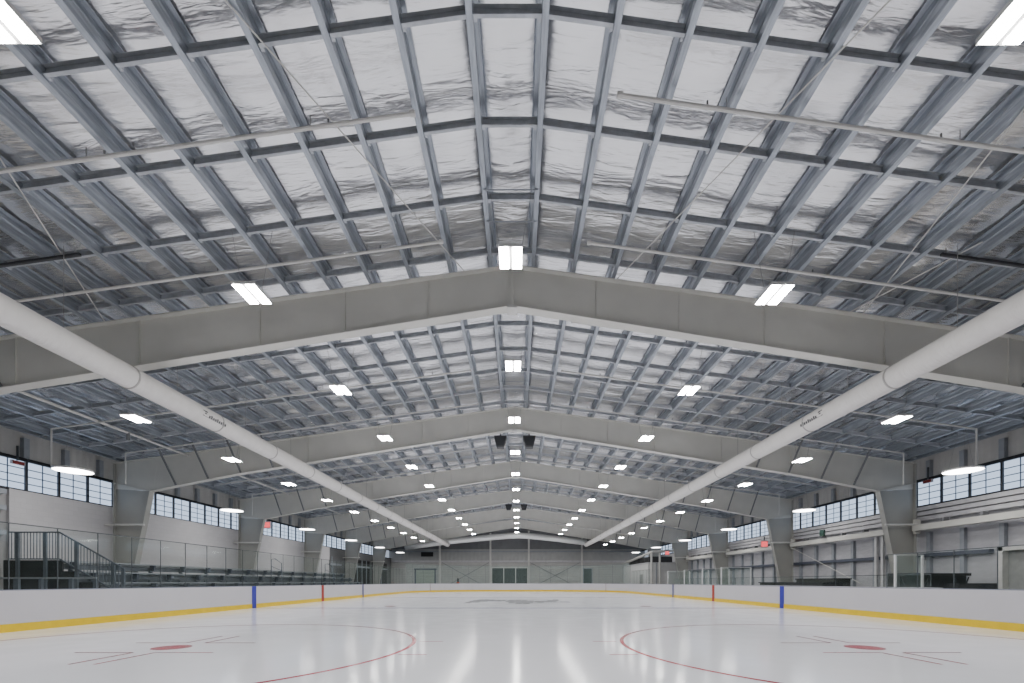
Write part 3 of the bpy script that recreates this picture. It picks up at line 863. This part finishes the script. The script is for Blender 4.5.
exit_sign(XL+.2, 16.65, 5.66, -1, 'small dark red sign at the top of a bleacher side window', True)
exit_sign(XR-.2, 20.0, 5.72, 1, 'small dark red sign at the top of a bench side window', True)
tag(MB().box(17.9, 18.0, 25.9, 26.25, 3.98, 4.36).build('green_sign', mat('sign_green', srgb(34, 66, 58), .5)), 'small dark green sign hung before the white girts', 'sign')

# ------------------------------------------------------------------ bleachers
BY0, BY1 = 16.35, 44.0
bl = thing('bleacher_stand', (-16, 30, -.03), 'grey aluminium bleachers with five rows against the white block wall', 'bleachers')
for r in range(5):
    xs_ = -13.95-.8*r; zs = .45+.41*r
    MB().box(xs_-.14, xs_+.14, BY0, BY1, zs-.045, zs).build('seat_plank', 'alum', bl)
    MB().box(xs_-.52, xs_-.18, BY0, BY1, zs-.10, zs-.055).build('foot_plank', 'alum', bl)
    MB().box(xs_-.16, xs_-.15, BY0, BY1, zs-.33, zs-.12).build('riser', 'alumdark', bl)
    for q in range(15):
        yy = 17.05+1.85*q
        MB().box(xs_-.1, xs_+.1, yy-.05, yy+.05, zs-.30, zs-.045).build('seat_bracket', 'girtdark', bl)
for q in range(15):
    yy = 17.05+1.85*q
    b = MB()
    b.beam((-13.9, yy, .05), (-17.3, yy, 1.75), .06, .08); b.beam((-17.3, yy, -.03), (-17.3, yy, 1.8), .06, .06); b.beam((-16.0, yy, -.03), (-16.0, yy, .85), .06, .06)
    b.build('support_frame', 'rail', bl)
MB().box(-17.46, -17.4, BY0, BY1, -.03, 1.7).build('back_panel', 'alumdark', bl)
st = tag(MB().prism([(-18.92, -.03), (-13.9, -.03), (-13.9, .40), (-14.6, .40), (-14.6, .86), (-15.4, .86), (-15.4, 1.27), (-16.2, 1.27), (-16.2, 1.67), (-16.75, 1.67), (-16.75, 2.08), (-18.92, 2.08)], 'y', 16.25, 16.3).build('stepped_skirt', 'black'),
    'black stepped skirt panel closing the near end of the bleachers', 'skirt panel')
# guard railing at the near end
g = thing('guard_railing', (-16.5, 16.15, 0), 'grey guard railing with upright bars stepping down the near end of the bleachers', 'railing')
gy = 16.15
top = lambda x: 3.10 if x <= -16.75 else 3.10-(x+16.75)*(3.10-1.76)/(16.75-14.4)
bot = lambda x: top(x)-.98
for fz in (top, bot):
    b = MB(); b.beam((-18.6, gy, fz(-18.6)), (-16.75, gy, fz(-16.75)), .045, .045); b.beam((-16.75, gy, fz(-16.75)), (-14.4, gy, fz(-14.4)), .045, .045)
    b.build('rail', 'rail', g)
for x in (-18.28, -17.27, -16.12, -14.8, -14.42):
    MB().box(x-.055, x+.055, gy-.03, gy+.03, -.03, top(x)).build('post', 'rail', g)
x = -18.5
while x < -14.5:
    MB().beam((x, gy, bot(x)), (x, gy, top(x)), .018, .018).build('baluster', 'rail', g); x += .115
# low barrier in front
g = thing('low_barrier', (-16, 14.6, 0), 'pale horizontal bar on short posts in front of the black skirt', 'barrier')
MB().beam((-17.6, 14.6, 1.41), (-13.9, 14.6, 1.41), .06, .06).build('bar', 'alum', g)
for x, w in ((-16.55, .16), (-15.75, .09), (-14.75, .11), (-13.95, .11)):
    MB().box(x-w/2, x+w/2, 14.56, 14.64, -.03, 1.39).build('post', 'rail', g)
# aisle handrails
for k, yy in enumerate((30.1, 38.5)):
    x = -16.45; o = MB().tube([(x-.35, yy, 1.5), (x-.35, yy, 2.82), (x-.1, yy, 2.86), (x+.35, yy, 2.55), (x+.38, yy, 1.1)], .03, 8).build('aisle_handrail', 'rail')
    tag(o, 'looped grey aisle handrail standing in the bleachers, the %s one' % ('nearer', 'farther')[k], 'handrail', 'aisle handrails')
    MB().beam((x-.35, yy, 2.35), (x+.36, yy, 2.05), .03, .03).build('mid_rail', 'rail', o)

# ------------------------------------------------------------------ bench side furniture
def stand(x0, x1, y0, y1, z1, lab):
    t = thing('black_stand', ((x0+x1)/2, y0, -.03), lab, 'stand')
    MB().box(x0, x1, y0, y1, z1-.10, z1).build('top_panel', 'black', t)
    MB().box(x0, x1, y0+.2, y1, -.03, z1-.1).build('body', 'black', t)
    n = 5; b = MB()
    for k in range(n):
        xa = x0+(x1-x0)*k/n; xb = x0+(x1-x0)*(k+1)/n
        b.beam((xa, y0+.1, z1-.15), (xb, y0+.1, .05), .03, .03); b.beam((xb, y0+.1, z1-.15), (xa, y0+.1, .05), .03, .03)
    b.build('cross_frame', 'blackframe', t)
stand(15.3, 17.95, 17.5, 18.3, 1.63, 'black folded stand with crossed bars behind the bench side glass')
stand(15.3, 16.8, 16.2, 17.0, 0.9, 'black low bench beside the white framed door')
t = MB().box(16.9, 18.4, 16.95, 17.35, -.03, 1.18).build('black_bench', 'black'); tag(t, 'long low black bench between the crossed stand and the white door', 'bench')
MB().box(16.9, 18.4, 16.9, 17.4, 1.18, 1.23).build('bench_top', 'blackframe', t)
t = MB().box(15.6, 16.6, 22.6, 28.5, -.03, 1.22).build('black_bench', 'black'); tag(t, 'long low black bench behind the low glass near the second column', 'bench')
MB().box(15.55, 16.65, 22.5, 28.6, 1.22, 1.27).build('bench_top', 'blackframe', t)
t = MB().box(16.75, 17.6, 23.4, 26.6, -.03, 1.42).build('storage_box', mat('box_olive', srgb(48, 50, 46), .6)); tag(t, 'dark olive storage box showing above the long low bench', 'box')
MB().box(16.7, 17.65, 23.35, 26.65, 1.42, 1.48).build('lid', 'blackframe', t)
# white framed side door
d = bpy.data.objects.new('door_4', None); C.objects.link(d); d.location = (XR, 16.2, 0); d['_o'] = (XR, 16.2, 0)
struct(d, 'grey side door in a thick white frame at the near bench side wall', 'door')
b = MB(); b.box(XR-.45, XR-.1, 16.70, 16.86, -.03, 2.6); b.box(XR-.45, XR-.1, 15.4, 15.55, -.03, 2.6); b.box(XR-.45, XR-.1, 15.4, 16.86, 2.46, 2.6)
b.build('door_frame', 'doorframe', d)
MB().box(XR-.22, XR-.15, 15.55, 16.70, -.03, 2.46).build('door_leaf', 'doorgrey', d)

# ------------------------------------------------------------------ world, camera
w = bpy.data.worlds.new('World'); bpy.context.scene.world = w; w.use_nodes = True
w.node_tree.nodes['Background'].inputs[0].default_value = (.6, .7, .85, 1)
w.node_tree.nodes['Background'].inputs[1].default_value = 0.3
cam = bpy.data.cameras.new('Camera'); co = bpy.data.objects.new('Camera', cam); C.objects.link(co)
co.location = (0, 0, 1.28); co.rotation_euler = (math.radians(90), 0, 0)
cam.sensor_width = 36; cam.lens = 442/1024*36
cam.shift_x = -6/1024; cam.shift_y = (582-341.5)/1024
cam.clip_end = 300
sc = bpy.context.scene; sc.camera = co
for o in bpy.data.objects:
    if '_o' in o: del o['_o']
sc.cycles.use_denoising = True
sc.cycles.max_bounces = 10; sc.cycles.diffuse_bounces = 5; sc.cycles.glossy_bounces = 5; sc.cycles.transparent_max_bounces = 24
sc.cycles.sample_clamp_indirect = 4.0
sc.view_settings.view_transform = 'AgX'
sc.view_settings.look = 'AgX - Base Contrast'
sc.view_settings.exposure = 1.2
